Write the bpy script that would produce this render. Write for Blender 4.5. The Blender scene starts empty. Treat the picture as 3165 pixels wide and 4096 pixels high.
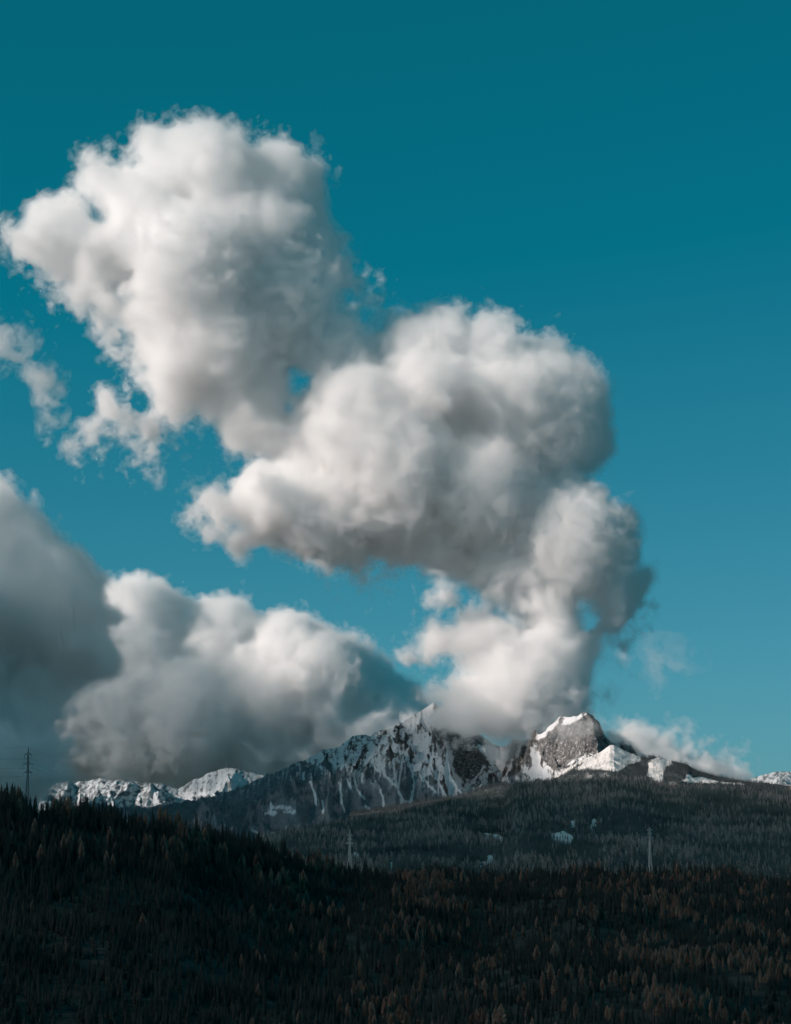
import bpy, math, random
import numpy as np
from mathutils import Vector, Matrix

rng = np.random.default_rng(7)
random.seed(7)
sc = bpy.context.scene
COL = sc.collection

# ------------------------------------------------------------------ camera
SW, SH = 3165.0, 4096.0
VFOV = math.radians(26.0)
PITCH = math.radians(8.0)
F = (SH / 2) / math.tan(VFOV / 2)
CP, SP = math.cos(PITCH), math.sin(PITCH)


def at(sx, sy, D):
    """point seen at photo position (sx, sy) at forward distance D (arrays allowed)"""
    xc = (np.asarray(sx, float) - SW / 2) / F
    yc = (SH / 2 - np.asarray(sy, float)) / F
    t = D / (CP - yc * SP)
    return t * xc, D + 0 * t, t * (SP + yc * CP)


def proj(x, y, z):
    d = y * CP + z * SP
    u = -y * SP + z * CP
    return SW / 2 + F * x / d, SH / 2 - F * u / d


cam_d = bpy.data.cameras.new("camera")
cam = bpy.data.objects.new("camera", cam_d)
COL.objects.link(cam)
cam_d.sensor_fit = 'VERTICAL'
cam_d.sensor_height = 24
cam_d.lens = 12 / math.tan(VFOV / 2)
cam_d.clip_start = 1.0
cam_d.clip_end = 200000
cam.location = (0, 0, 0)
cam.rotation_euler = (math.pi / 2 + PITCH, 0, 0)
sc.camera = cam


# ------------------------------------------------------------------ helpers
def tag(o, label=None, cat=None, group=None, kind=None):
    if label: o["label"] = label
    if cat: o["category"] = cat
    if group: o["group"] = group
    if kind: o["kind"] = kind
    return o


def empty(name, loc=(0, 0, 0), rz=0.0, s=1.0):
    o = bpy.data.objects.new(name, None)
    COL.objects.link(o)
    o.location = loc
    o.rotation_euler = (0, 0, rz)
    o.scale = (s, s, s)
    return o


def mesh_from(name, V, Fc, k, smooth=False):
    """V (n,3), Fc (m,k) index array -> mesh"""
    me = bpy.data.meshes.new(name)
    V = np.ascontiguousarray(V, dtype=np.float32)
    Fc = np.ascontiguousarray(Fc, dtype=np.int32)
    me.vertices.add(len(V))
    me.vertices.foreach_set("co", V.ravel())
    me.loops.add(Fc.size)
    me.loops.foreach_set("vertex_index", Fc.ravel())
    me.polygons.add(len(Fc))
    me.polygons.foreach_set("loop_start", np.arange(0, Fc.size, k, dtype=np.int32))
    me.polygons.foreach_set("loop_total", np.full(len(Fc), k, dtype=np.int32))
    me.update(calc_edges=True)
    me.polygons.foreach_set("use_smooth", np.full(len(Fc), smooth, dtype=bool))
    return me


def link(name, me, mat=None, parent=None):
    o = bpy.data.objects.new(name, me)
    COL.objects.link(o)
    if mat is not None and not me.materials:
        me.materials.append(mat)
    if parent is not None:
        o.parent = parent
    return o


def attr(me, name, arr):
    a = me.attributes.new(name, 'FLOAT', 'POINT')
    a.data.foreach_set("value", np.ascontiguousarray(arr, dtype=np.float32).ravel())


class Hash2:
    """2D gradient noise on arrays"""
    def __init__(self, seed):
        r = np.random.default_rng(seed)
        self.p = r.permutation(4096)
        a = r.random(4096) * 2 * np.pi
        self.g = np.stack([np.cos(a), np.sin(a)], 1)

    def __call__(self, x, y):
        xi = np.floor(x).astype(np.int64); yi = np.floor(y).astype(np.int64)
        xf = x - xi; yf = y - yi
        u = xf ** 3 * (xf * (xf * 6 - 15) + 10); v = yf ** 3 * (yf * (yf * 6 - 15) + 10)

        def gr(i, j):
            h = self.p[(self.p[(xi + i) & 4095] + yi + j) & 4095]
            g = self.g[h]
            return g[..., 0] * (xf - i) + g[..., 1] * (yf - j)
        a = gr(0, 0) * (1 - u) + gr(1, 0) * u
        b = gr(0, 1) * (1 - u) + gr(1, 1) * u
        return (a * (1 - v) + b * v) * 1.5


def fbm(n, x, y, oct=5, gain=0.5, lac=2.03):
    s = 0; a = 1; t = 0
    for i in range(oct):
        s = s + a * n(x + 17.3 * i, y - 9.1 * i); t += a
        x = x * lac; y = y * lac; a *= gain
    return s / t


def ridged(n, x, y, oct=5, gain=0.5, lac=2.1):
    s = 0; a = 1; t = 0; w = 1
    for i in range(oct):
        v = 1 - np.abs(n(x + 31.7 * i, y + 5.3 * i)) * 1.6
        v = v * v
        s = s + a * v * w; t += a
        w = np.clip(v * 1.4, 0, 1)
        x = x * lac; y = y * lac; a *= gain
    return s / t


def sstep(a, b, x):
    t = np.clip((x - a) / (b - a), 0, 1)
    return t * t * (3 - 2 * t)


def poly_sdf(P, X, Y):
    """signed distance (positive inside) of points to polygon P"""
    P = np.asarray(P, float)
    sh = X.shape
    x = X.ravel(); y = Y.ravel()
    d2 = np.full(x.shape, 1e18); ins = np.zeros(x.shape, bool)
    n = len(P)
    for i in range(n):
        ax, ay = P[i]; bx, by = P[(i + 1) % n]
        ex, ey = bx - ax, by - ay
        L = ex * ex + ey * ey + 1e-9
        t = np.clip(((x - ax) * ex + (y - ay) * ey) / L, 0, 1)
        dx = x - ax - t * ex; dy = y - ay - t * ey
        d2 = np.minimum(d2, dx * dx + dy * dy)
        c = ((ay > y) != (by > y))
        if ey != 0:
            ins ^= c & (x < ex * (y - ay) / ey + ax)
    d = np.sqrt(d2)
    return np.where(ins, d, -d).reshape(sh)


def Z1(L): return [(x / 1.5345, 2900 + y / 1.5345) for x, y in L]
def Z2(L): return [(1000 + x / 1.5345, 2700 + y / 1.5345) for x, y in L]
def Z3(L): return [(2065 + x / 1.5345, 2800 + y / 1.5345) for x, y in L]
def Z4(L): return [(1565 + x / 1.055, 3396 + y / 1.055) for x, y in L]
def Z6(L): return [(x / 1.055, 400 + y / 1.055) for x, y in L]
def Z7(L): return [(800 + x / .8884, 1200 + y / .8884) for x, y in L]
def Z8(L): return [(x / .9378, 1900 + y / .9378) for x, y in L]


# ------------------------------------------------------------------ materials
def mat_new(name):
    m = bpy.data.materials.new(name)
    m.use_nodes = True
    nt = m.node_tree
    nt.nodes.clear()
    out = nt.nodes.new("ShaderNodeOutputMaterial")
    return m, nt, out


def mat_simple(name, c1, c2, scale=1.0, rough=0.9, metallic=0.0, obj_random=0.0):
    m, nt, out = mat_new(name)
    b = nt.nodes.new("ShaderNodeBsdfPrincipled")
    b.inputs["Roughness"].default_value = rough
    b.inputs["Metallic"].default_value = metallic
    b.inputs["Specular IOR Level"].default_value = 0.15
    tc = nt.nodes.new("ShaderNodeNewGeometry")
    n = nt.nodes.new("ShaderNodeTexNoise")
    n.inputs["Scale"].default_value = scale
    n.inputs["Detail"].default_value = 3
    nt.links.new(tc.outputs["Position"], n.inputs["Vector"])
    r = nt.nodes.new("ShaderNodeValToRGB")
    r.color_ramp.elements[0].position = 0.35; r.color_ramp.elements[0].color = (*c1, 1)
    r.color_ramp.elements[1].position = 0.65; r.color_ramp.elements[1].color = (*c2, 1)
    nt.links.new(n.outputs["Fac"], r.inputs["Fac"])
    nt.links.new(r.outputs["Color"], b.inputs["Base Color"])
    nt.links.new(b.outputs["BSDF"], out.inputs["Surface"])
    return m


def mat_terrain(name, forest1, forest2, rock1, rock2, snow, tex=0.004, fine=0.03):
    """attributes: snow, rock (0..1); rest is forest floor"""
    m, nt, out = mat_new(name)
    N = nt.nodes.new; Lk = nt.links.new
    b = N("ShaderNodeBsdfPrincipled"); b.inputs["Roughness"].default_value = 0.85
    b.inputs["Specular IOR Level"].default_value = 0.1
    geo = N("ShaderNodeNewGeometry")

    def noise(s, d, stretch=None):
        n = N("ShaderNodeTexNoise"); n.inputs["Scale"].default_value = s; n.inputs["Detail"].default_value = d
        n.inputs["Roughness"].default_value = 0.6
        if stretch:
            mp = N("ShaderNodeMapping"); mp.inputs["Scale"].default_value = stretch
            Lk(geo.outputs["Position"], mp.inputs["Vector"]); Lk(mp.outputs["Vector"], n.inputs["Vector"])
        else:
            Lk(geo.outputs["Position"], n.inputs["Vector"])
        return n.outputs["Fac"]

    def ramp(f, c1, c2, p1=.35, p2=.65):
        r = N("ShaderNodeValToRGB")
        r.color_ramp.elements[0].position = p1; r.color_ramp.elements[0].color = (*c1, 1)
        r.color_ramp.elements[1].position = p2; r.color_ramp.elements[1].color = (*c2, 1)
        Lk(f, r.inputs["Fac"]); return r.outputs["Color"]

    def mix(f, a, c):
        x = N("ShaderNodeMix"); x.data_type = 'RGBA'
        Lk(f, x.inputs["Factor"]); Lk(a, x.inputs["A"]); Lk(c, x.inputs["B"]); return x.outputs["Result"]
    fo = ramp(noise(fine, 4), forest1, forest2)
    ro = ramp(noise(tex * 4, 6), rock1, rock2)
    sn = ramp(noise(tex * 2, 5), tuple(c * .86 for c in snow), snow)
    ar = N("ShaderNodeAttribute"); ar.attribute_name = "rock"
    asn = N("ShaderNodeAttribute"); asn.attribute_name = "snow"
    c = mix(ar.outputs["Fac"], fo, ro)

    # break the snow edge up with fine noise
    def math_(op, a, bb=None, v=None):
        x = N("ShaderNodeMath"); x.operation = op
        Lk(a, x.inputs[0])
        if bb is not None: Lk(bb, x.inputs[1])
        if v is not None: x.inputs[1].default_value = v
        return x.outputs[0]
    nz = math_('SUBTRACT', noise(fine * 1.5, 5), v=0.5)
    nz = math_('MULTIPLY', nz, v=1.3)
    nz = math_('ADD', nz, math_('MULTIPLY', math_('SUBTRACT', noise(fine * 6, 4), v=0.5), v=.9))
    s = math_('ADD', asn.outputs["Fac"], nz)
    mr = N("ShaderNodeMapRange"); mr.inputs["From Min"].default_value = .25; mr.inputs["From Max"].default_value = .75
    mr.interpolation_type = 'SMOOTHSTEP'
    Lk(s, mr.inputs["Value"])
    c = mix(mr.outputs["Result"], c, sn)
    Lk(c, b.inputs["Base Color"])
    bp = N("ShaderNodeBump"); bp.inputs["Strength"].default_value = 0.8; bp.inputs["Distance"].default_value = 28
    Lk(noise(tex * 3, 8), bp.inputs["Height"]); Lk(bp.outputs["Normal"], b.inputs["Normal"])
    Lk(b.outputs["BSDF"], out.inputs["Surface"])
    return m


def mat_cloud(name, sigma, col=(1, 1, 1), g=-0.3):
    m, nt, out = mat_new(name)
    v = nt.nodes.new("ShaderNodeVolumeScatter")
    v.inputs["Color"].default_value = (*col, 1)
    v.inputs["Density"].default_value = sigma
    v.inputs["Anisotropy"].default_value = g
    nt.links.new(v.outputs["Volume"], out.inputs["Volume"])
    return m


# ------------------------------------------------------------------ world + sun
SUN_AZ, SUN_EL = math.radians(-112), math.radians(26)     # azimuth clockwise from the view direction
sdir = Vector((math.sin(SUN_AZ) * math.cos(SUN_EL), math.cos(SUN_AZ) * math.cos(SUN_EL), math.sin(SUN_EL)))
w = bpy.data.worlds.new("World"); sc.world = w; w.use_nodes = True
nt = w.node_tree; nt.nodes.clear()
wo = nt.nodes.new("ShaderNodeOutputWorld"); bg = nt.nodes.new("ShaderNodeBackground")
sky = nt.nodes.new("ShaderNodeTexSky"); sky.sky_type = 'NISHITA'; sky.sun_disc = False
sky.sun_elevation = SUN_EL; sky.sun_rotation = SUN_AZ % (2 * math.pi)
sky.altitude = 900; sky.air_density = 1.0; sky.dust_density = 0.6; sky.ozone_density = 2.0
tint = nt.nodes.new("ShaderNodeMix"); tint.data_type = 'RGBA'; tint.blend_type = 'MULTIPLY'
tint.inputs["Factor"].default_value = 1.0
tint.inputs["B"].default_value = (0.42, 1.12, 0.92, 1)
nt.links.new(sky.outputs["Color"], tint.inputs["A"])


def wmath(op, *a):
    n = nt.nodes.new("ShaderNodeMath"); n.operation = op
    for i, v in enumerate(a):
        if isinstance(v, (int, float)): n.inputs[i].default_value = v
        else: nt.links.new(v, n.inputs[i])
    return n.outputs[0]


sep = nt.nodes.new("ShaderNodeSeparateColor"); comb = nt.nodes.new("ShaderNodeCombineColor")
nt.links.new(tint.outputs["Result"], sep.inputs[0])
cR, cG, cB = sep.outputs
nt.links.new(wmath('MAXIMUM', wmath('MULTIPLY_ADD', cR, 0.75, -0.5), 0.02), comb.inputs[0])
nt.links.new(wmath('MAXIMUM', wmath('MULTIPLY_ADD', cG, 0.49, 0.62), 0.1), comb.inputs[1])
nt.links.new(wmath('MAXIMUM', wmath('ADD', wmath('MULTIPLY', cB, 0.42), wmath('MULTIPLY_ADD', cG, 0.36, 0.38)), 0.15), comb.inputs[2])
nt.links.new(comb.outputs[0], bg.inputs["Color"])
bg.inputs["Strength"].default_value = 0.075
nt.links.new(bg.outputs["Background"], wo.inputs["Surface"])

sd = bpy.data.lights.new("sun", 'SUN'); sd.energy = 4.7; sd.angle = math.radians(0.5); sd.color = (1.0, 0.85, 0.77)
so = bpy.data.objects.new("sun", sd); COL.objects.link(so)
so.rotation_euler = sdir.to_track_quat('Z', 'Y').to_euler()

sc.view_settings.view_transform = 'Standard'
sc.view_settings.look = 'None'
sc.view_settings.exposure = 0
sc.render.engine = 'CYCLES'
cy = sc.cycles
cy.max_bounces = 32; cy.volume_bounces = 28; cy.diffuse_bounces = 2; cy.glossy_bounces = 1
cy.transparent_max_bounces = 200
cy.use_denoising = True
cy.denoiser = 'OPENIMAGEDENOISE'
cy.use_adaptive_sampling = True; cy.adaptive_threshold = 0.075; cy.adaptive_min_samples = 16
cy.sample_clamp_indirect = 6


# ------------------------------------------------------------------ clouds
def spline_up(T, n_out, step, ax):
    """quadratic b-spline upsampling of a random lattice along one axis"""
    x = np.arange(n_out) / step + 1.0
    i = np.floor(x + 0.5).astype(int); t = (x - i).astype(np.float32)
    sh = [1, 1, 1]; sh[ax] = n_out
    r = np.take(T, i - 1, ax) * (0.5 * (0.5 - t) ** 2).reshape(sh)
    r += np.take(T, i, ax) * (0.75 - t * t).reshape(sh)
    r += np.take(T, i + 1, ax) * (0.5 * (0.5 + t) ** 2).reshape(sh)
    return r


def noise3(shape, step, r):
    """smooth noise ~[-1,1], feature size = step voxels"""
    g = [int(math.ceil(s / step)) + 4 for s in shape]
    T = r.standard_normal(g).astype(np.float32) * np.float32(1.7)
    for ax in (0, 1, 2):
        T = spline_up(T, shape[ax], step, ax)
    return T


def surface_nets(Fd, iso, origin, h):
    ins = Fd > iso
    c = ins[:-1, :-1, :-1].astype(np.uint8)
    cnt = np.zeros(c.shape, np.uint8)
    for a in (0, 1):
        for b in (0, 1):
            for d in (0, 1):
                cnt += ins[a:ins.shape[0] - 1 + a, b:ins.shape[1] - 1 + b, d:ins.shape[2] - 1 + d]
    act = (cnt > 0) & (cnt < 8)
    del cnt
    idx = np.argwhere(act)
    vid = np.full(act.shape, -1, np.int32)
    vid[act] = np.arange(len(idx), dtype=np.int32)
    i, j, k = idx[:, 0], idx[:, 1], idx[:, 2]
    val = {}
    for a in (0, 1):
        for b in (0, 1):
            for d in (0, 1):
                val[a, b, d] = Fd[i + a, j + b, k + d] - iso
    P = np.zeros((len(idx), 3)); n = np.zeros(len(idx))
    cs = list(val)
    for p in cs:
        for ax in range(3):
            if p[ax] == 0:
                q = list(p); q[ax] = 1; q = tuple(q)
                v0, v1 = val[p], val[q]
                m = (v0 > 0) != (v1 > 0)
                t = np.where(m, v0 / np.where(m, v0 - v1, 1), 0)
                e = np.array(p, float)[None, :].repeat(len(idx), 0)
                e[:, ax] += t
                P += e * m[:, None]; n += m
    P = P / n[:, None] + idx
    quads = []
    for ax in range(3):
        sl0 = [slice(None)] * 3; sl1 = [slice(None)] * 3
        sl0[ax] = slice(0, -1); sl1[ax] = slice(1, None)
        A = ins[tuple(sl0)]; B = ins[tuple(sl1)]
        e = np.argwhere(A != B)
        o1, o2 = [x for x in range(3) if x != ax]
        ok = (e[:, o1] > 0) & (e[:, o2] > 0) & (e[:, o1] < act.shape[o1]) & (e[:, o2] < act.shape[o2])
        e = e[ok]
        flip = A[tuple(e.T)]
        def cell(d1, d2):
            f = e.copy(); f[:, o1] -= d1; f[:, o2] -= d2
            return vid[f[:, 0], f[:, 1], f[:, 2]]
        q = np.stack([cell(1, 1), cell(0, 1), cell(0, 0), cell(1, 0)], 1)
        if ax == 1: flip = ~flip
        q[~flip] = q[~flip][:, ::-1]
        quads.append(q)
    Q = np.concatenate(quads)
    return P * h + np.array(origin), Q


class Noise3P:
    """3D value noise with a vector result, at points"""
    def __init__(self, seed):
        r = np.random.default_rng(seed)
        self.p = r.permutation(4096)
        self.g = r.standard_normal((4096, 3)).astype(np.float32)

    def __call__(self, P):
        I = np.floor(P).astype(np.int32); f = (P - I).astype(np.float32)
        u = f * f * (3 - 2 * f)
        s = 0
        for a in (0, 1):
            for b in (0, 1):
                hh = self.p[(self.p[(I[:, 0] + a) & 4095] + I[:, 1] + b) & 4095] + I[:, 2]
                w2 = (u[:, 0] if a else 1 - u[:, 0]) * (u[:, 1] if b else 1 - u[:, 1])
                for c in (0, 1):
                    s = s + self.g[self.p[(hh + c) & 4095]] * (w2 * (u[:, 2] if c else 1 - u[:, 2]))[:, None]
        return s


CLOUD_VOX = 8.5


def make_cloud(name, label, poly, D, R, seed, holes=(), blobs=(), levels=((30, .007), (-4, .006), (-40, .0018)),
               vox=None, big=(150, 85, 50), wisp=1.0, col=(1, .994, .99), soft=(), depth_scale=1.0, cat="cloud", erode=0.0, g=-0.3, tilt=0.0):
    """a cloud as nested bodies of droplets grown from a traced outline at distance D, rounded in depth with radius R"""
    vox = vox or CLOUD_VOX
    P = np.array([(a, c) for a, _, c in (at(px, py, D) for px, py in poly)], float)
    x0, z0 = P.min(0) - 90; x1, z1 = P.max(0) + 90
    for bx, by, br, bd in blobs:
        a, _, c = at(bx, by, D + bd); rr = br * D / F
        x0 = min(x0, a - rr - 90); x1 = max(x1, a + rr + 90); z0 = min(z0, c - rr - 90); z1 = max(z1, c + rr + 90)
    Rd = R * depth_scale
    yb = Rd + 150
    for b in blobs: yb = max(yb, abs(b[3]) + b[2] * D / F + 60)
    nx, ny, nz = int((x1 - x0) / vox) + 2, int(2 * yb / vox) + 2, int((z1 - z0) / vox) + 2
    X = x0 + np.arange(nx) * vox; Y = -yb + np.arange(ny) * vox; Zs = z0 + np.arange(nz) * vox
    XX, ZZ = np.meshgrid(X, Zs, indexing='ij')
    S = poly_sdf(P, XX, ZZ)
    for hp in holes:
        hpP = [(a, c) for a, _, c in (at(px, py, D) for px, py in hp)]
        S = np.minimum(S, -poly_sdf(hpP, XX, ZZ))
    n2 = Hash2(seed)
    S = S + 14 * n2(XX / 140, ZZ / 140) + 9 * n2(XX / 60 + 7, ZZ / 60)
    # soft (wispy) zones given as (sx, sy, radius px, strength)
    soft2 = np.zeros_like(S)
    for fx, fy, fr, fs in soft:
        a, _, c = at(fx, fy, D); rr = fr * D / F
        soft2 = np.maximum(soft2, fs * np.exp(-((XX - a) ** 2 + (ZZ - c) ** 2) / rr ** 2))
    S = S.astype(np.float32)
    Sm = np.minimum(S, R)
    Yv = (Y / depth_scale).astype(np.float32)[None, :, None]
    if tilt:
        Yv = Yv - (tilt * (ZZ - ZZ.mean()))[:, None, :].astype(np.float32)
    f = (R - np.sqrt((R - Sm)[:, None, :] ** 2 + Yv ** 2)).astype(np.float32)
    r = np.random.default_rng(seed)
    W = np.clip(S / 180, 0.12, 1)[:, None, :].astype(np.float32)
    for lam, amp in zip((900, 430, 210), big):
        nn = noise3((nx, ny, nz), lam / vox / 2, r)
        if lam < 500: nn = 0.55 - np.abs(nn) * 1.3          # rounded heads
        f += W * amp * nn
    for bx, by, br, bd in blobs:
        a, _, c = at(bx, by, D + bd); rr = br * D / F
        mg = rr + 80
        ix = slice(max(0, int((a - mg - x0) / vox)), max(0, int((a + mg - x0) / vox)) + 1)
        iy = slice(max(0, int((bd - mg + yb) / vox)), max(0, int((bd + mg + yb) / vox)) + 1)
        iz = slice(max(0, int((c - mg - z0) / vox)), max(0, int((c + mg - z0) / vox)) + 1)
        q = ((X[ix] - a) ** 2)[:, None, None] + ((Y[iy] - bd) ** 2)[None, :, None] + ((Zs[iz] - c) ** 2)[None, None, :]
        fb = (rr - np.sqrt(q)).astype(np.float32)
        g0 = f[ix, iy, iz]
        k = 110.0
        hmix = np.clip(0.5 + 0.5 * (fb - g0) / k, 0, 1)
        f[ix, iy, iz] = g0 * (1 - hmix) + fb * hmix + k * hmix * (1 - hmix)
    # carve back whatever bulges past the traced outline, slice by slice in depth
    for j, yy in enumerate(Y):
        k = D / (D + yy)
        ia = np.clip(((X * k - x0) / vox + .5).astype(int), 0, nx - 1)
        ic = np.clip(((Zs * k - z0) / vox + .5).astype(int), 0, nz - 1)
        f[:, j, :] = np.minimum(f[:, j, :], S[np.ix_(ia, ic)] + 14)
    hi = 0
    mod = np.clip(.85 + 1.0 * noise3((nx, ny, nz), 260 / vox, r), .15, 1.9)
    for lam, amp in ((120, 34), (64, 24), (36, 16), (22, 10)):
        if lam / vox < 1.7: continue
        nn = noise3((nx, ny, nz), lam / vox / 1.6, r)
        f += amp * 0.8 * (0.5 - np.abs(nn)) * (mod if lam < 100 else 1)
        hi = hi + amp * noise3((nx, ny, nz), lam / vox / 1.8, r)
    ws = (wisp + soft2 * 2.0)[:, None, :].astype(np.float32) * mod
    del mod
    f -= (soft2 * 34 - 8)[:, None, :].astype(np.float32) + erode
    # keep the walls of the box empty
    for ax in range(3):
        for e in (0, 1, -1, -2):
            sl = [slice(None)] * 3; sl[ax] = e; f[tuple(sl)] = -999
    pn = Noise3P(seed + 3)
    root = None
    for li, (iso, sig) in enumerate(levels[::-1]):
        amp = (0.0, 0.65, 1.0)[min(2, len(levels) - 1 - li)] if len(levels) > 1 else 1.0
        Fd = f + amp * ws * hi
        for ax in range(3):
            for e in (0, -1):
                sl = [slice(None)] * 3; sl[ax] = e; Fd[tuple(sl)] = -999
        V, Q = surface_nets(Fd, iso, (x0, D - yb, z0), vox)
        dv = pn(V / 13 + 9.1) * 2.0 + pn(V / 26) * 4.5 + pn(V / 60 + 31.3) * 6
        V = V + dv
        me = mesh_from(name, V, Q, 4, smooth=True)
        mt = mat_cloud("cloud_%g_%g" % (sig, g), sig, col, g)
        if root is None:
            root = link(name, me, mt)
            tag(root, label, cat)
        else:
            link("cloud_core" if li == len(levels) - 1 else "cloud_veil", me, mt, root)
        print(name, li, (nx, ny, nz), len(V))
    return root


main_poly = Z6([(25,540),(60,560),(95,570),(140,520),(150,460),(190,430),(250,420),(320,425),(345,460),(370,510),(405,545),(440,530),(480,510),(460,480),(430,455),(400,415),(375,380),(355,350),(355,300),(385,262),(430,258),(460,285),(520,290),(560,300),(640,290),(620,260),(590,225),(590,180),(620,130),(680,140),(730,135),(760,110),(800,105),(840,92),(880,110),(920,115),(935,150),(975,155),(1010,185),(1030,225),(1080,225),(1110,235),(1125,190),(1150,205),(1200,195),(1240,215),(1255,250),(1290,285),(1330,275),(1360,310),(1350,350),(1365,400),(1365,470),(1385,530),(1400,580),(1435,590),(1440,640),(1480,700),(1520,760),(1530,810),(1560,840),(1610,850),(1600,890),(1570,920),(1500,945),(1460,960),(1500,1020)]) + \
 Z7([(577,150),(600,100),(680,70),(740,62),(800,55),(850,65),(900,55),(930,75),(940,110),(958,145),(975,100),(1010,78),(1050,85),(1090,110),(1130,140),(1180,140),(1230,145),(1265,155),(1290,190),(1320,215),(1350,220),(1365,250),(1400,280),(1425,310),(1430,370),(1445,420),(1455,490),(1445,530),(1420,570),(1390,600),(1350,600),(1335,620),(1370,660),(1415,690),(1430,730),(1480,755),(1520,765),(1545,800),(1550,880),(1560,950),(1600,965),(1600,1030),(1580,1080),(1575,1140),(1530,1180),(1520,1230),(1490,1280),(1450,1270),(1420,1230),(1410,1270),(1400,1320),(1380,1360),(1375,1420),(1360,1470),(1290,1480),(1230,1500),(1200,1530),(1150,1545),(1050,1535),(1010,1530),(950,1540),(900,1535),(850,1520),(820,1490),(830,1460),(870,1445),(840,1425),(800,1425),(840,1400),(890,1370),(930,1350),(970,1330),(965,1300),(920,1300),(880,1270),(850,1270),(810,1280),(790,1240),(790,1200),(820,1150),(870,1165),(920,1180),(930,1140),(970,1120),(1040,1125),(1090,1145),(1140,1170),(1170,1160),(1130,1110),(1090,1080),(1050,1080),(1020,1050),(960,1010),(900,985),(850,975),(800,960),(760,940),(720,935),(700,920),(650,930),(600,920),(560,945),(500,945),(440,940),(380,925),(320,905),(280,880),(230,880),(180,890),(130,905),(100,880),(60,830),(30,790),(15,740),(30,705),(70,700),(110,720),(120,670),(150,640),(200,590),(250,580),(280,570),(220,555),(160,545),(110,520),(80,460),(65,400)]) + \
 Z6([(870,1310),(820,1310),(780,1350),(740,1370),(690,1370),(700,1420),(660,1450),(640,1510),(610,1460),(580,1420),(545,1390),(520,1360),(470,1380),(400,1430),(350,1440),(300,1480),(285,1450),(310,1400),(370,1360),(420,1330),(435,1300),(415,1260),(440,1230),(480,1240),(510,1270),(540,1320),(600,1340),(640,1330),(650,1270),(620,1210),(620,1150),(580,1120),(565,1070),(480,1060),(500,1020),(470,980),(420,970),(385,930),(370,890),(310,860),(270,820),(290,780),(240,770),(215,740),(180,710),(130,680),(80,650),(50,610),(30,570)])
main_holes = [Z6([(1210,1130),(1270,1120),(1350,1160),(1310,1220),(1250,1270),(1235,1340),(1190,1330),(1160,1290),(1205,1240),(1205,1180)]),
              Z6([(490,785),(550,800),(545,840),(490,820)]),
              Z7([(100,780),(145,785),(150,815),(110,825)]),
              Z7([(1340,1065),(1395,1070),(1400,1130),(1360,1160)])]
# billows: photo x, photo y, radius (photo px), depth offset in metres (negative = towards the camera)
main_blobs = [(*p, r, d) for p, r, d in [
    (Z7([(1130, 320)])[0], 110, -560), (Z7([(1060, 300)])[0], 75, -600), (Z7([(1170, 290)])[0], 70, -610),
    (Z7([(1040, 180)])[0], 110, -330), (Z7([(760, 200)])[0], 140, -260), (Z7([(880, 150)])[0], 90, -300),
    (Z7([(560, 420)])[0], 210, -420), (Z7([(700, 560)])[0], 230, -430), (Z7([(1250, 400)])[0], 210, -350),
    (Z7([(1000, 660)])[0], 200, -380), (Z7([(1330, 850)])[0], 220, -330), (Z7([(1180, 1350)])[0], 190, -250),
    (Z7([(1000, 1200)])[0], 100, -180), (Z6([(900, 300)])[0], 170, -320), (Z6([(640, 420)])[0], 150, -300),
    (Z6([(1200, 330)])[0], 140, -240), (Z6([(820, 700)])[0], 260, -450), (Z6([(950, 1000)])[0], 200, -430),
    (Z6([(260, 560)])[0], 120, -130), (Z6([(1100, 600)])[0], 190, -330), (Z7([(1000, 1440)])[0], 130, -200), (Z7([(1130, 1430)])[0], 140, -260), (Z7([(1270, 1430)])[0], 100, -220), (Z7([(1240, 1290)])[0], 130, -250), (Z6([(1330, 1010)])[0], 150, -200), (Z6([(1420, 1080)])[0], 130, -240), (Z6([(1080, 1180)])[0], 170, -240), (Z6([(1000, 1320)])[0], 110, -180), (Z6([(1180, 850)])[0], 200, -330)]]
main_soft = [(*p, r, s) for p, r, s in [
    (Z7([(400, 900)])[0], 110, .6), (Z7([(660, 905)])[0], 120, .7), (Z7([(760, 930)])[0], 80, .8), (Z7([(920, 975)])[0], 90, .7), (Z6([(420, 500)])[0], 90, .5),
    (Z7([(500, 890)])[0], 170, 1.1), (Z7([(450, 760)])[0], 70, .9), (Z7([(250, 860)])[0], 150, 1.0), (Z7([(60, 780)])[0], 120, .9),
    (Z6([(560, 1380)])[0], 300, 1.0), (Z6([(380, 1400)])[0], 200, 1.2), (Z6([(560, 1080)])[0], 150, 1.0), (Z6([(500, 800)])[0], 150, .7),
    (Z6([(230, 740)])[0], 150, .6), (Z6([(1540, 850)])[0], 120, 1.0), (Z6([(1230, 1230)])[0], 130, .7),
    (Z7([(1500, 1180)])[0], 190, 1.3), (Z7([(1390, 1150)])[0], 130, 1.1), (Z7([(1140, 1020)])[0], 130, .9), (Z7([(860, 1290)])[0], 90, .8),
    (Z6([(400, 280)])[0], 70, .8)]]


make_cloud("cumulus_cloud", "huge bright white cumulus towering over the snowy peaks and reaching far up to the left",
           main_poly, 13700, 540, 11, main_holes, main_blobs, soft=main_soft, depth_scale=1.0)

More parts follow.
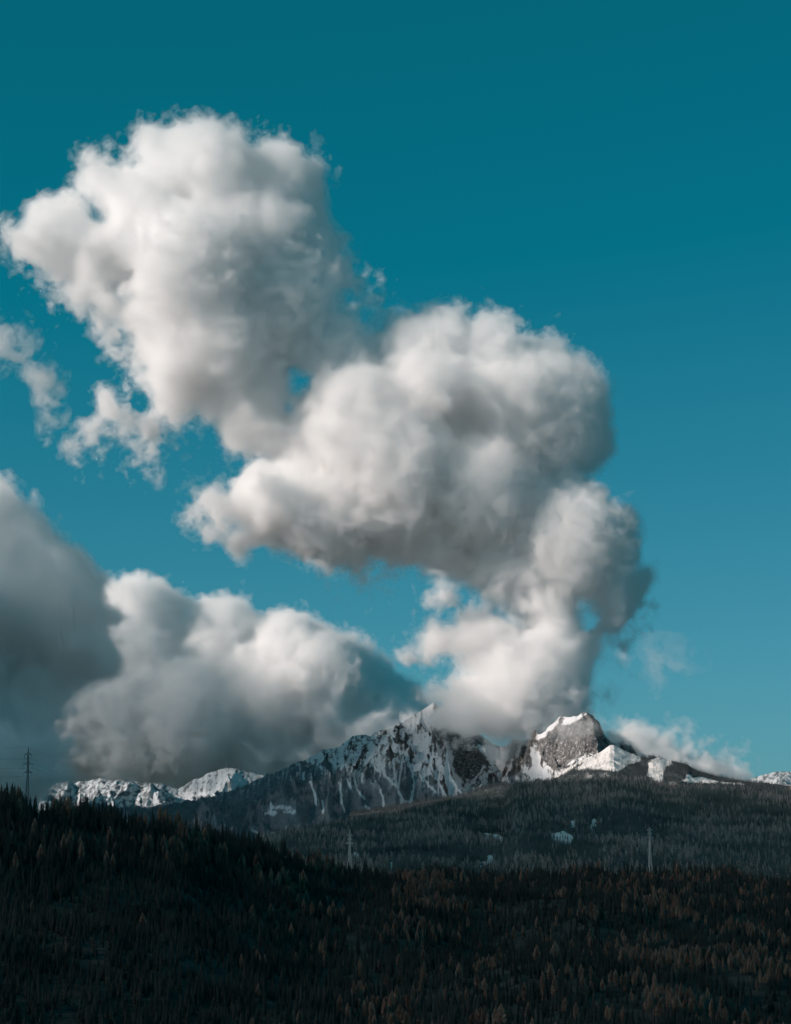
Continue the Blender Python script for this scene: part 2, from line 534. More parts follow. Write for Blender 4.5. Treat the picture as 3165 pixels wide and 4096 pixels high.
make_cloud("cloud_wisp", "torn pale shred of cloud at the left edge below the big white cumulus",
           Z6([(-60,930),(0,955),(40,1000),(70,1040),(130,1090),(180,1130),(240,1170),(230,1200),(190,1220),(235,1260),(210,1290),(205,1350),(165,1395),(190,1310),(160,1240),(170,1200),(120,1180),(90,1140),(40,1125),(0,1110),(-60,1100)]),
           12500, 110, 21, levels=((20, .004), (-8, .003), (-35, .0012)), big=(50, 30, 20), wisp=1.6, erode=14)
make_cloud("cloud_puff", "small detached white puff just under the middle of the big cumulus",
           Z7([(800,1060),(850,1020),(890,1035),(935,1075),(935,1110),(890,1100),(850,1085)]),
           12500, 70, 22, levels=((15, .012), (-8, .005), (-30, .002)), big=(30, 20, 15), wisp=1.4)
make_cloud("cloud_puff", "tiny flat white puff left of the cloud column above the sharp peak",
           Z7([(705,1272),(740,1250),(790,1262),(800,1285),(760,1292),(720,1290)]),
           12500, 50, 23, levels=((10, .012), (-8, .005), (-25, .002)), big=(20, 15, 10), wisp=1.3)
make_cloud("cloud_wisp", "faint thin wisp in the blue sky right of the cloud column",
           Z7([(1590,1230),(1640,1240),(1690,1290),(1760,1310),(1700,1320),(1640,1300),(1650,1370),(1630,1390),(1600,1330)]),
           12500, 60, 24, levels=((5, .0015), (-25, .0008)), big=(30, 20, 15), wisp=1.8)

dark_poly = Z8([(-900,-60),(-200,10),(0,40),(40,80),(80,110),(95,160),(150,180),(200,220),(215,260),(270,270),(320,310),(350,360),(385,400),(390,440),(400,490),(425,520),(400,560),(395,610),(440,670),(435,720),(400,750),(350,745),(300,760),(240,800),(185,840),(240,900),(170,960),(250,1010),(190,1080),(270,1130),(170,1175),(60,1260),(-900,1300)])
make_cloud("storm_cloud", "dark grey cloud mass filling the left edge above the tall pylon",
           dark_poly, 14200, 900, 31, big=(150, 90, 45), vox=16, levels=((26, .007), (-10, .005), (-40, .002)),
           soft=[(*Z8([(200, 1000)])[0], 200, .8), (*Z8([(170, 1200)])[0], 200, 1.0)])
low_poly = Z8([(-200,500),(300,460),(390,430),(430,425),(480,405),(520,392),(570,400),(620,425),(680,455),(735,475),(760,465),(810,475),(860,460),(905,475),(940,520),(970,545),(1010,515),(1060,525),(1100,520),(1150,540),(1200,560),(1260,590),(1320,620),(1370,640),(1410,690),(1470,740),(1520,770),(1560,800),(1590,850),(1640,900),(1650,1250),(900,1290),(400,1290),(-200,1290)])
low_blobs = [(*p, r, d) for p, r, d in [
    (Z8([(500, 520)])[0], 150, -500), (Z8([(560, 640)])[0], 60, -900), (Z8([(500, 635)])[0], 45, -900),
    (Z8([(850, 560)])[0], 110, -300), (Z8([(1080, 600)])[0], 110, -600), (Z8([(1200, 680)])[0], 100, -750),
    (Z8([(1260, 720)])[0], 80, -800), (Z8([(700, 900)])[0], 260, -600), (Z8([(1000, 850)])[0], 220, -550), (Z8([(290, 830)])[0], 50, -900), (Z8([(330, 920)])[0], 45, -900), (Z8([(260, 890)])[0], 40, -880)]]
make_cloud("cumulus_cloud", "low grey cumulus bank with sunlit white tops behind the long snowy ridge",
           low_poly, 20500, 1100, 43, blobs=low_blobs, big=(140, 100, 70), vox=18, levels=((26, .006), (-10, .005), (-45, .0015)))
make_cloud("cumulus_cloud", "long low white cloud sloping down behind the wooded ski hill",
           Z3([(540,230),(560,195),(600,190),(650,160),(690,150),(720,155),(780,180),(840,200),(860,240),(920,225),(960,270),(1000,305),(1030,290),(1080,320),(1150,330),(1230,350),(1300,380),(1360,400),(1410,440),(1445,478),(1300,520),(1100,500),(900,460),(700,430),(560,380)]),
           12700, 150, 51, big=(60, 40, 25), levels=((20, .012), (-6, .005), (-28, .002)), vox=9)



make_cloud("mist_patch", "bluish shaded mist filling the gap between the two snowy peaks",
           Z2([(1400,330),(1500,310),(1600,320),(1680,390),(1640,450),(1610,540),(1550,560),(1490,540),(1450,470),(1420,420)]),
           13500, 55, 71, levels=((10, .006), (-25, .002)), big=(20, 12, 10), wisp=1.5, vox=8)
make_cloud("mist_patch", "thin veil of mist drifting across the rocky face of the right peak",
           Z3([(230,130),(300,120),(380,125),(450,130),(495,165),(470,215),(400,255),(320,240),(260,200)]),
           12250, 45, 72, levels=((12, .0035), (-25, .0012)), big=(20, 12, 10), wisp=1.7, vox=8)


def add_shade_cloud(label, c, r, seed, sigma):  # shadow casters added out of view, placed only to block the sun
    """cloud deck drifting outside the picture; it shades the valley"""
    import bmesh
    bm = bmesh.new(); bmesh.ops.create_icosphere(bm, subdivisions=6, radius=1)
    V = np.array([v.co[:] for v in bm.verts]); Fc = np.array([[v.index for v in f.verts] for f in bm.faces]); bm.free()
    pn = Noise3P(seed)
    k = 1 + pn(V * 2)[:, :1] * .13 + pn(V * 4.3)[:, :1] * .07 + pn(V * 9)[:, :1] * .04
    me = mesh_from("cloud_deck", V * k * np.array(r) + np.array(c), Fc, 3, True)
    tag(link("cloud_deck", me, mat_cloud("deck_%g" % sigma, sigma)), label, "cloud")


add_shade_cloud("flat grey cloud deck drifting over the near valley, left of the picture", (-2390, 950, 1300), (900, 1600, 220), 61, .0024)
add_shade_cloud("broad thin cloud deck high above the middle valley, left of the picture", (-5400, 4190, 3000), (1700, 2600, 240), 62, .0020)
add_shade_cloud("towering rain cloud left of the dark cloud mass, outside the picture", (-5300, 12000, 1500), (1500, 1900, 1000), 63, .0007)
add_shade_cloud("grey cloud deck above the rain cloud left of the mountain, outside the picture", (-5200, 11500, 2900), (950, 1900, 690), 65, .0013)
add_shade_cloud("towering cloud far left behind the snowy ridge, outside the picture", (-6300, 17600, 3050), (1500, 2600, 500), 64, .0006)
add_shade_cloud("grey cloud tower beyond the left edge that shades the long low bank, outside the picture", (-6300, 16200, 3850), (1000, 1000, 650), 66, .0009)


# ------------------------------------------------------------------ terrain
def interp(L, x):
    L = sorted(L)
    return np.interp(x, [p[0] for p in L], [p[1] for p in L])


class Sheet:
    """a mountainside running from a foot near the camera up to a traced crest and down again behind it"""
    def __init__(self, name, crest, D, foot_D, foot_z, x0, x1, nx, nt, p=1.0, relief=None, sil=(0, 40), behind=1.35, drop=350, tmin=0.0):
        self.name = name
        sx = np.linspace(x0, x1, nx)
        sy = interp(crest, sx)
        n = Hash2(hash(name) % 1000 if False else sum(map(ord, name)))
        self.n = n
        sy = sy + sil[0] * fbm(n, sx / sil[1], sx * 0 + 3.3, 4)
        Dr = interp(D, sx); Df = interp(foot_D, sx); zf = interp(foot_z, sx)
        xr, _, zr = at(sx, sy, Dr)
        t = np.concatenate([np.linspace(tmin, 1, nt), np.linspace(1, behind, max(6, nt // 6))[1:]])
        T, XR = np.meshgrid(t, xr)
        DR = Dr[:, None]; DF = Df[:, None]; ZR = zr[:, None]; ZF = zf[:, None]
        Yy = DF + (DR - DF) * T
        Xx = XR / DR * Yy
        up = np.clip(T, 0, 1)
        Z = ZF + (ZR - ZF) * (up ** p if np.isscalar(p) else up ** p[:, None])
        Z = Z - np.clip(T - 1, 0, 9) * drop / (behind - 1)
        env = np.clip((1 - up) / 0.25, 0, 1) ** 0.8
        if relief is not None:
            Z = Z + relief(Xx, Yy, up, env, n)
        self.X, self.Y, self.Z, self.T = Xx, Yy, Z, np.broadcast_to(T, Z.shape)
        self.sx = sx; self.nx = nx; self.m = len(t)
        self.px, self.py = proj(Xx, Yy, Z)
        self.snow = np.zeros_like(Z); self.rock = np.zeros_like(Z)

    def jitter(self, a=8, s=30.0):
        return a * fbm(self.n, self.px / s, self.py / s, 3), a * fbm(self.n, self.px / s + 50, self.py / s + 9, 3)

    def paint(self, polys, field, val=1.0, edge=5.0, jit=8, js=30.0, down=0):
        if down:
            polys = [P for P in polys] + [[(a, c + dd) for a, c in P] for P in polys for dd in (down * .5, down)]
        jx, jy = self.jitter(jit, js)
        for P in polys:
            P = np.array(P)
            bx = (self.px > P[:, 0].min() - 40) & (self.px < P[:, 0].max() + 40) & (self.py > P[:, 1].min() - 40) & (self.py < P[:, 1].max() + 40) & (self.T < 1.05)
            if not bx.any(): continue
            d = poly_sdf(P, (self.px + jx)[bx], (self.py + jy)[bx])
            w = sstep(-edge, edge, d)
            f = getattr(self, field); f[bx] = f[bx] * (1 - w) + val * w

    def streaks(self, lines, width, field="snow", val=1.0, jit=7, js=25.0):
        jx, jy = self.jitter(jit, js)
        X = self.px + jx; Y = self.py + jy
        for L in lines:
            L = np.array(L)
            b = (X > L[:, 0].min() - 30) & (X < L[:, 0].max() + 30) & (Y > L[:, 1].min() - 30) & (Y < L[:, 1].max() + 30)
            x = X[b]; y = Y[b]; d = np.full(x.shape, 1e9)
            for (ax, ay), (bx, by) in zip(L[:-1], L[1:]):
                ex, ey = bx - ax, by - ay
                t = np.clip(((x - ax) * ex + (y - ay) * ey) / (ex * ex + ey * ey), 0, 1)
                d = np.minimum(d, np.hypot(x - ax - t * ex, y - ay - t * ey))
            w = 1 - sstep(width * .5, width * 1.3, d)
            f = getattr(self, field); f[b] = np.maximum(f[b], val * w) if val > 0 else f[b] * (1 - w)

    def build(self, mat, smooth=True):
        V = np.stack([self.X.ravel(), self.Y.ravel(), self.Z.ravel()], 1)
        i, j = np.meshgrid(np.arange(self.nx - 1), np.arange(self.m - 1), indexing='ij')
        a = (i * self.m + j).ravel()
        Q = np.stack([a, a + self.m, a + self.m + 1, a + 1], 1)
        me = mesh_from(self.name, V, Q, 4, smooth)
        attr(me, "snow", self.snow); attr(me, "rock", self.rock)
        o = link(self.name, me, mat)
        tag(o, kind="structure")
        return o

    def sample(self, i, j, arr):
        i0 = np.clip(np.floor(i).astype(int), 0, self.nx - 2); j0 = np.clip(np.floor(j).astype(int), 0, self.m - 2)
        u = i - i0; v = j - j0
        return (arr[i0, j0] * (1 - u) * (1 - v) + arr[i0 + 1, j0] * u * (1 - v) + arr[i0, j0 + 1] * (1 - u) * v + arr[i0 + 1, j0 + 1] * u * v)

    def scatter(self, n, seed, tmax=1.04):
        """random ground points, even per area -> positions, snow, rock, T"""
        r = np.random.default_rng(seed)
        i = r.random(n * 2) * (self.nx - 1.01)
        jm = np.searchsorted(self.T[0], tmax)
        j = r.random(n * 2) * (jm - .01)
        Yy = self.sample(i, j, self.Y)
        keep = r.random(n * 2) < Yy / Yy.max()
        i, j = i[keep][:n], j[keep][:n]
        g = lambda A: self.sample(i, j, A)
        return np.stack([g(self.X), g(self.Y), g(self.Z)], 1), g(self.snow), g(self.rock), g(self.T), g(self.px), g(self.py)


# ------------------------------------------------------------------ tree shapes (unit height, base at 0)
def spruce_shape(r, tiers, spokes, lean=0.02, width=0.2, simple=False, bare=0.08):
    """drooping tiers of branch sprays, ragged in outline; returns V, triangles"""
    V = []; T = []
    ph = r.random() * 6
    for k in range(tiers):
        u = k / (tiers - 1)
        z = bare + (0.97 - bare) * u
        R = width * (1 - u) ** 0.8 * (0.75 + 0.5 * r.random()) + 0.012
        if u < .15: R *= 0.7 + 2 * u
        dr = 0.05 + 0.06 * (1 - u)
        n = max(3, int(spokes * (1 - 0.5 * u)))
        ph += 2.4
        for s in range(n):
            a = ph + s * 2 * math.pi / n + r.normal() * .18
            rr = R * (0.6 + 0.6 * r.random())
            ca, sa = math.cos(a), math.sin(a)
            wd = rr * (0.42 if simple else 0.34)
            z1 = z - dr * (0.6 + .8 * r.random())
            b = len(V)
            V += [(0.012 * ca, 0.012 * sa, z + 0.035), (ca * rr, sa * rr, z1),
                  (ca * rr * .62 - sa * wd, sa * rr * .62 + ca * wd, z1 + dr * .15), (ca * rr * .62 + sa * wd, sa * rr * .62 - ca * wd, z1 + dr * .15)]
            T += [(b, b + 2, b + 1), (b, b + 1, b + 3)]
            if not simple:
                c = len(V)
                V += [(ca * rr * .2, sa * rr * .2, z - dr * .1), (ca * rr * .85, sa * rr * .85, z1 - 0.03), (ca * rr * .6, sa * rr * .6, z1 + .02)]
                T += [(c, c + 1, c + 2)]
    b = len(V)
    V += [(0, 0, 1.0), (.012, 0, .93), (-.008, .01, .93), (-.006, -.01, .93)]
    T += [(b, b + 1, b + 2), (b, b + 2, b + 3), (b, b + 3, b + 1)]
    V = np.array(V); V[:, 0] += lean * V[:, 2] ** 2
    return V, np.array(T)


def larch_shape(r, twigs, width=0.17, egg=0.8, bare=0.1):
    """bare winter crown: many short upswept twigs of thin slivers around a leader"""
    V = []; T = []
    for k in range(twigs):
        u = r.random() ** 0.85
        z = bare + (1 - bare) * u
        prof = (math.sin(math.pi * min(1, (0.16 + u * 0.84)) ** egg)) ** .75
        R = width * max(0.05, prof) * (0.35 + 0.75 * r.random())
        a = r.random() * 2 * math.pi
        ca, sa = math.cos(a), math.sin(a)
        r0 = R * r.random() * .6
        L = (0.03 + 0.05 * r.random())
        wd = 0.006 + 0.008 * r.random()
        b = len(V)
        x0, y0 = ca * r0, sa * r0
        x1, y1 = ca * R, sa * R
        wd *= 1.7
        V += [(x0, y0, z - L * .6), (x1 - sa * wd, y1 + ca * wd, z), (x1 * 1.05, y1 * 1.05, z + L), (x1 + sa * wd, y1 - ca * wd, z + L * .3)]
        T += [(b, b + 1, b + 2), (b, b + 2, b + 3)]
    return np.array(V), np.array(T)


def trunk_shape(r0, r1, h, n=6, segs=5, bend=0.0):
    V = []; T = []
    for k in range(segs + 1):
        u = k / segs
        rr = r0 + (r1 - r0) * u
        for s in range(n):
            a = 2 * math.pi * s / n
            V.append((rr * math.cos(a) + bend * u * u, rr * math.sin(a), u * h))
    for k in range(segs):
        for s in range(n):
            a = k * n + s; b = k * n + (s + 1) % n
            T += [(a, b, b + n), (a, b + n, a + n)]
    return np.array(V), np.array(T)


def merge_scatter(name, shapes, P, H, ang, which, mat, wid=None):
    """one mesh of many small plants"""
    Vs = []; Ts = []; off = 0
    for k, (V, T) in enumerate(shapes):
        m = which == k
        if not m.any(): continue
        p = P[m]; h = H[m][:, None]; c = np.cos(ang[m])[:, None]; s_ = np.sin(ang[m])[:, None]
        ww = h * (wid[m][:, None] if wid is not None else 1)
        X = (V[None, :, 0] * c - V[None, :, 1] * s_) * ww + p[:, 0:1]
        Y = (V[None, :, 0] * s_ + V[None, :, 1] * c) * ww + p[:, 1:2]
        Zz = V[None, :, 2] * h + p[:, 2:3]
        A = np.stack([X, Y, Zz], 2).reshape(-1, 3)
        TT = (T[None] + (np.arange(len(p)) * len(V))[:, None, None]).reshape(-1, 3) + off
        off += len(A)
        Vs.append(A.astype(np.float32)); Ts.append(TT.astype(np.int32))
    return mesh_from(name, np.concatenate(Vs), np.concatenate(Ts), 3, False)


# ---- ground to the horizon
nG = 60
gx, gy = np.meshgrid(np.linspace(-60000, 60000, nG), np.linspace(-20000, 90000, nG), indexing='ij')
ii, jj = np.meshgrid(np.arange(nG - 1), np.arange(nG - 1), indexing='ij'); aa = (ii * nG + jj).ravel()
gme = mesh_from("ground", np.stack([gx.ravel(), gy.ravel(), np.full(gx.size, -420.0)], 1), np.stack([aa, aa + nG, aa + nG + 1, aa + 1], 1), 4)
tag(link("ground", gme, mat_simple("valley_ground", (.03, .04, .03), (.06, .065, .05), .003)), kind="structure")

SNOW = (.80, .80, .80)
m_far = mat_terrain("far_ridge", (.10, .13, .15), (.16, .19, .21), (.10, .12, .13), (.17, .19, .20), (.52, .57, .60), .003, .012)  # distance haze is mixed into these colours: bluish woods, dimmed snow
m_main = mat_terrain("mountain", (.14, .17, .19), (.21, .24, .26), (.045, .047, .05), (.12, .116, .11), (.74, .76, .78), .004, .035)  # forest colours lifted and blued to stand in for haze
m_ski = mat_terrain("ski_hill", (.06, .075, .08), (.10, .115, .12), (.15, .15, .15), (.28, .28, .27), (.82, .80, .78), .005, .04)
m_mid = mat_terrain("middle_hill", (.08, .10, .10), (.13, .14, .135), (.1, .1, .1), (.2, .2, .2), SNOW, .006, .05)
m_near = mat_simple("forest_floor", (.04, .044, .042), (.09, .08, .07), .05)


# ---- far left ridge
def rel_far(X, Y, up, env, n):
    return 230 * env * (ridged(n, X / 520, Y / 1500, 5) - .45) + 25 * np.clip(env + .25, 0, 1) * (ridged(n, X / 130 + 5, Y / 260, 4) - .4)


far = Sheet("far_snowy_ridge", Z1([(-900,420),(-300,400),(150,380),(235,370),(300,350),(350,350),(420,347),(465,357),(490,345),(540,345),(580,330),(630,323),(660,335),(700,342),(740,335),(790,342),(850,350),(930,355),(990,360),(1050,380),(1095,390),(1130,370),(1190,330),(1225,328),(1270,295),(1330,280),(1380,265),(1430,262),(1480,275),(1540,290),(1610,305),(1700,335),(2300,560),(3000,600)]),
            [(0, 17500)], [(0, 15800)], [(0, -150)], -700, 2200, 900, 170, 1.0, rel_far, sil=(3, 25), drop=700)
nn = .6 * fbm(far.n, far.X / 40, far.Y / 220, 5) + .6 * fbm(far.n, far.X / 30 + 4, far.Z / 30, 4, .65)
far.snow = np.clip(.52 + 1.7 * nn + .25 * sstep(600, 760, far.px) * sstep(1100, 950, far.px), 0, 1)
far.rock = sstep(3300, 3180, far.py + 30 * nn)
far.snow *= sstep(3265, 3225, far.py + 60 * nn)
far.paint([Z1([(1270,480),(1360,480),(1350,503),(1290,500)]), Z1([(1370,470),(1440,465),(1445,505),(1380,512)]), Z1([(1350,600),(1480,610),(1600,650),(1700,690),(1560,660),(1400,625)])], "snow", .9)
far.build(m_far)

# ---- main massif with both peaks
crest_main = Z2([(-1200,900),(-300,760),(-100,700),(0,655),(100,615),(200,575),(260,550),(330,530),(380,495),(450,460),(525,452),(560,425),(600,395),(650,368),(700,358),(740,365),(790,335),(880,320),(900,300),(950,280),(1000,255),(1050,215),(1095,182),(1128,158),(1150,178),(1190,203),(1250,260),(1300,300),(1380,340),(1440,380),(1500,430),(1580,430),(1610,410)]) + \
    Z3([(20,250),(60,235),(85,215),(100,185),(122,180),(135,205),(180,190),(260,110),(300,95),(380,90),(435,80),(470,98),(490,125),(510,140),(530,190),(545,225),(570,240),(590,262),(610,262),(640,253),(665,258),(690,280),(700,275),(715,305),(740,325),(760,345),(820,400),(1000,520),(1700,640)])


def rel_main(X, Y, up, env, n):
    big = 260 * env * (ridged(n, X / 520 + 3, Y / 2600, 4, .5) - .42)
    mid = 80 * np.clip(env + .25, 0, 1) * (ridged(n, X / 150, Y / 420 + 7, 4) - .4)
    fine = 16 * np.clip(env + .3, 0, 1) * fbm(n, X / 38, Y / 38, 4)
    return big + mid + fine


main = Sheet("snowy_mountain", crest_main, [(0, 14300), (2000, 14500), (2170, 13000), (2300, 12700), (3200, 12500)], [(0, 12300), (2000, 12300), (2300, 11500), (3000, 11400)], [(0, -160)], 200, 3250, 1500, 300, 1.0, rel_main, sil=(5, 16), drop=700)
treeline = interp(Z2([(-100,640),(200,560),(330,545),(420,545),(500,560),(600,575),(700,590),(800,590),(880,560),(950,560),(1050,600),(1150,680),(1220,760),(1300,745),(1400,690),(1500,640),(1688,620)]) + Z3([(100,500),(1000,560)]), main.px)
nn = .55 * fbm(main.n, main.X / 30, main.Y / 190, 5) + .6 * fbm(main.n, main.X / 26 + 40, main.Z / 26, 4, .65)
n2_ = fbm(main.n, main.X / 120 + 9, main.Y / 500, 4)
above = sstep(14, -14, main.py - treeline - 45 * n2_ - 30 * nn)
main.rock = above.copy()
slope_x = np.gradient(main.Z, axis=0) / (np.gradient(main.X, axis=0) + 1e-6)
hc = main.Z - sum(np.roll(main.Z, k_, 0) for k_ in (-14, -8, 8, 14)) / 4
sn = np.clip(.60 + 1.3 * nn + .5 * n2_ - np.clip(hc, -25, 25) * .016 + np.clip(slope_x, -1, 1) * .22, 0, 1)
main.snow = sn * above
# trees thin out over snow just below the treeline
main.snow = np.maximum(main.snow, np.clip(.25 + 1.9 * fbm(main.n, main.X / 22 + 5, main.Y / 300, 4), 0, .62) * sstep(150, 0, main.py - treeline) * (1 - above))
# rock: summit block, buttress and the cliff of the right peak
main.paint([Z2([(1240,480),(1300,440),(1400,450),(1450,500),(1470,560),(1420,600),(1400,640),(1330,640),(1260,600),(1240,540)]),
            Z2([(1140,350),(1200,330),(1440,360),(1440,430),(1330,440),(1250,420),(1160,390)]),
            Z3([(440,85),(490,115),(520,150),(545,220),(600,270),(560,300),(500,330),(440,330),(400,350),(330,380),(240,420),(190,400),(150,330),(140,240),(200,200),(250,150),(330,115),(400,110)]), Z3([(100,240),(150,250),(250,300),(330,360),(300,420),(230,440),(180,380),(130,300)]),
            Z3([(30,280),(80,280),(105,400),(70,420),(30,360)]), Z3([(600,262),(665,255),(760,345),(690,330)])], "snow", .27, 6, 10)
main.paint([Z3([(85,280),(110,300),(140,390),(190,440),(200,490),(120,480),(60,450),(100,400)]),
            Z3([(310,95),(380,90),(430,84),(400,110),(330,150),(280,150)]), Z2([(950,285),(1050,220),(1110,180),(1140,215),(1100,260),(1040,300),(1000,290)]),
            Z2([(1480,440),(1560,470),(1560,560),(1480,540),(1400,430)]), Z2([(1210,440),(1250,500),(1230,600),(1280,690),(1200,660),(1190,560)])], "snow", .96, 5, 7)
main.streaks([Z2(L) for L in ([(800,540),(830,620),(900,690),(935,760),(920,850)], [(935,760),(965,820)], [(985,560),(1012,660),(990,770),(975,810)], [(370,660),(400,740),(410,800)],
             [(550,660),(560,770),(580,840)], [(640,600),(650,690),(700,760)], [(800,700),(820,780),(825,850)], [(445,770),(450,850)], [(710,800),(770,870)],
             [(1040,420),(1080,500),(1130,590),(1170,680),(1210,770)], [(880,520),(890,620),(900,690)], [(940,500),(925,600),(910,690)], [(1230,500),(1220,620),(1240,760)],
             [(950,780),(950,830)], [(1040,600),(1100,680),(1140,720)], [(740,470),(760,560),(800,600)], [(1180,560),(1200,640),(1300,720)], [(1440,560),(1380,640),(1330,700)], [(1460,680),(1450,740)],
             [(130,780),(135,850)], [(600,640),(620,700)], [(690,600),(690,660)], [(330,600),(330,640)], [(430,560),(440,580)])], 5.0)
main.paint([Z2([(85,835),(160,835),(165,860),(90,862)]), Z2([(200,840),(280,830),(290,850),(210,855)]), Z2([(60,825),(150,800),(250,800),(290,830),(150,820)]),
            Z2([(200,930),(235,925),(225,950)]), Z2([(90,990),(150,965),(290,945),(200,985)]), Z2([(0,935),(60,960),(80,985),(20,965)]), Z2([(920,760),(1000,770),(1000,820),(930,850)]),
            Z2([(715,810),(770,840),(765,870),(735,860)])], "snow", .8, 6, 12)
main.build(m_main)

# ---- far right snowy hill
fr = Sheet("far_right_snow_hill", Z3([(1200,560),(1380,500),(1440,482),(1480,470),(1530,455),(1560,450),(1600,438),(1688,440),(1900,420),(2200,470)]), [(0, 16500)], [(0, 15300)], [(0, 60)], 2850, 3500, 260, 70, 1.0,
           lambda X, Y, up, env, n: 60 * env * (ridged(n, X / 180, Y / 400, 4) - .4) + 10 * (env + .1) * fbm(n, X / 40, Y / 60, 3), sil=(3, 20), drop=400)
fr.snow = np.clip(.72 + 1.5 * fbm(fr.n, fr.X / 40, fr.Y / 90, 5), 0, 1); fr.rock[:] = 1
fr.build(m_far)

# ---- wooded ski hill in front of the right peak
crest_ski = [(1400, 3260), (1800, 3190)] + Z3([(-100,520),(100,520),(180,500),(225,478),(300,428),(400,370),(470,340),(520,318),(575,277),(600,276),(640,298),(700,325),(760,347),(800,352),(840,345),(880,350),(930,368),(960,374),(1050,395),(1080,418),(1150,445),(1250,474),(1350,490),(1450,505),(1500,506),(1688,530),(2200,560)])
ski = Sheet("ski_hill", crest_ski, [(1400, 11200), (2400, 11000), (3200, 10800)], [(1400, 9300), (3200, 9300)], [(1400, 10), (3200, 60)], 1400, 3300, 1000, 220, 1.0,
            lambda X, Y, up, env, n: 45 * env * fbm(n, X / 420, Y / 420, 4) + 5 * np.clip(env + .2, 0, 1) * fbm(n, X / 45, Y / 45, 3), sil=(1.5, 40), drop=350)
ski.paint([Z3([(205,490),(300,424),(400,360),(520,310),(575,270),(605,270),(640,292),(700,320),(765,342),(765,372),(720,392),(690,395),(650,425),(620,440),(560,432),(500,425),(440,428),(395,432),(360,425),(420,385),(380,395),(320,440),(240,480)]),
           Z3([(812,385),(850,374),(900,364),(950,366),(962,398),(925,408),(905,440),(903,490),(880,518),(855,500),(835,480),(802,468),(812,430)]),
           Z3([(1048,455),(1082,460),(1078,476),(1150,472),(1200,488),(1262,505),(1200,512),(1060,505),(1000,498),(1040,480)]),
           Z3([(930,502),(980,505),(975,525),(940,520)]), Z3([(1262,503),(1400,510),(1400,518),(1262,514)]), Z3([(810,375),(870,352),(900,358),(860,372)])], "snow", 1.0, 5, 7, 14)
ski.paint([Z3([(295,490),(320,480),(335,525),(300,520)]), Z3([(412,460),(440,440),(480,450),(470,505),(430,500)]), Z3([(340,440),(380,450),(370,480)]), Z3([(500,450),(560,440),(560,470),(520,480)]), Z3([(0,510),(60,500),(70,530),(0,530)])], "snow", .42, 10, 12)
ski.build(m_ski)

# ---- wooded middle hill
crest_mid = [(700, 3420)] + Z2([(0,1060),(100,1010),(180,985),(260,965),(400,945),(500,920),(600,900),(700,885),(800,875),(900,865),(1000,830),(1100,815),(1200,790),(1300,780),(1400,775),(1550,760)]) + Z3([(0,512),(250,512),(420,505),(600,490),(750,498),(850,520),(950,530),(1100,540),(1300,555),(1500,556),(1688,566),(2200,580)])
mid = Sheet("middle_hill", crest_mid, [(900, 6300), (1600, 7300), (2100, 8400), (3200, 8600)], [(900, 4200), (3200, 4200)], [(900, -190), (3200, -215)], 700, 3400, 900, 260, [1.0][0],
            lambda X, Y, up, env, n: 34 * env * fbm(n, X / 700 + 3, Y / 500, 4) + 3 * fbm(n, X / 60, Y / 60, 2), sil=(4, 90), drop=300)
mid.paint([Z3([(213,822),(250,815),(290,802),(350,838),(348,862),(270,852),(225,842)]), Z3([(463,733),(490,727),(492,745),(465,747)]), Z3([(513,724),(528,724),(528,740),(514,738)]), Z3([(340,742),(362,738),(356,756),(330,752)]),
           Z3([(455,765),(466,765),(464,780),(456,778)]), Z2([(1428,968),(1470,975),(1520,982),(1562,1003),(1555,1012),(1500,992),(1440,980)]),
           Z2([(630,1085),(672,1092),(668,1112),(632,1108)]), Z2([(860,1148),(880,1148),(878,1160),(860,1160)]), Z2([(1405,1145),(1440,1148),(1480,1158),(1410,1160)]), Z2([(1450,1110),(1480,1105),(1500,1125),(1460,1130)])], "snow", 1.0, 3, 4, 12, down=20)
mid.paint([Z2([(1600,965),(1640,940),(1688,930),(1640,955)]), Z3([(760,595),(800,598),(790,612)]), Z3([(865,615),(890,616),(888,624)]), Z3([(1145,640),(1175,650),(1150,700)]), Z3([(970,635),(985,632),(982,650)]), Z3([(1320,672),(1350,672),(1350,682)])], "snow", .5, 4, 8, down=10)
mid.build(m_mid)

# ---- dark near hill
crest_near = Z1([(-800,480),(-200,490),(0,500),(80,505),(130,545),(200,575),(300,575),(380,570),(450,570),(560,590),(650,590),(760,625),(840,640),(950,640),(1050,645),(1150,665),(1250,685),(1340,705),(1420,712),(1500,735),(1600,760)]) + \
    Z2([(60,1055),(160,1095),(250,1135),(350,1170),(460,1185),(560,1205),(640,1215),(700,1220),(800,1240),(880,1245),(1000,1235),(1140,1215),(1250,1215),(1350,1230),(1500,1240)]) + \
    Z3([(0,1085),(150,1075),(280,1070),(450,1055),(600,1070),(700,1068),(820,1075),(1000,1065),(1080,1070),(1250,1062),(1330,1060),(1400,1090),(1550,1125),(1688,1150),(2200,1200)])
near = Sheet("near_hill", crest_near, [(0, 1900), (700, 2050), (1300, 2400), (2000, 2700), (3165, 2650)], [(0, 1240)], [(0, -146)], -500, 3700, 500, 220, 1.0,
             lambda X, Y, up, env, n: 26 * env * fbm(n, X / 210 + 1, Y / 230, 4) + 1.2 * fbm(n, X / 25, Y / 25, 3), sil=(6, 140), drop=260, behind=1.5)
# a nearer fold with its own crest on the lower right
fold_sy = interp([(1300, 4500), (1500, 4300), (1700, 4180), (1900, 4070), (2200, 4060), (2500, 4010), (2800, 4000), (3165, 3950)], near.px)
bump = np.exp(-((near.Y - 1640) / 150) ** 2) * 17 * sstep(20, 120, near.X) - np.exp(-((near.Y - 1950) / 160) ** 2) * 12 * sstep(0, 100, near.X)
near.Z += bump
near.px, near.py = proj(near.X, near.Y, near.Z)
tag(near.build(m_near), kind="structure")

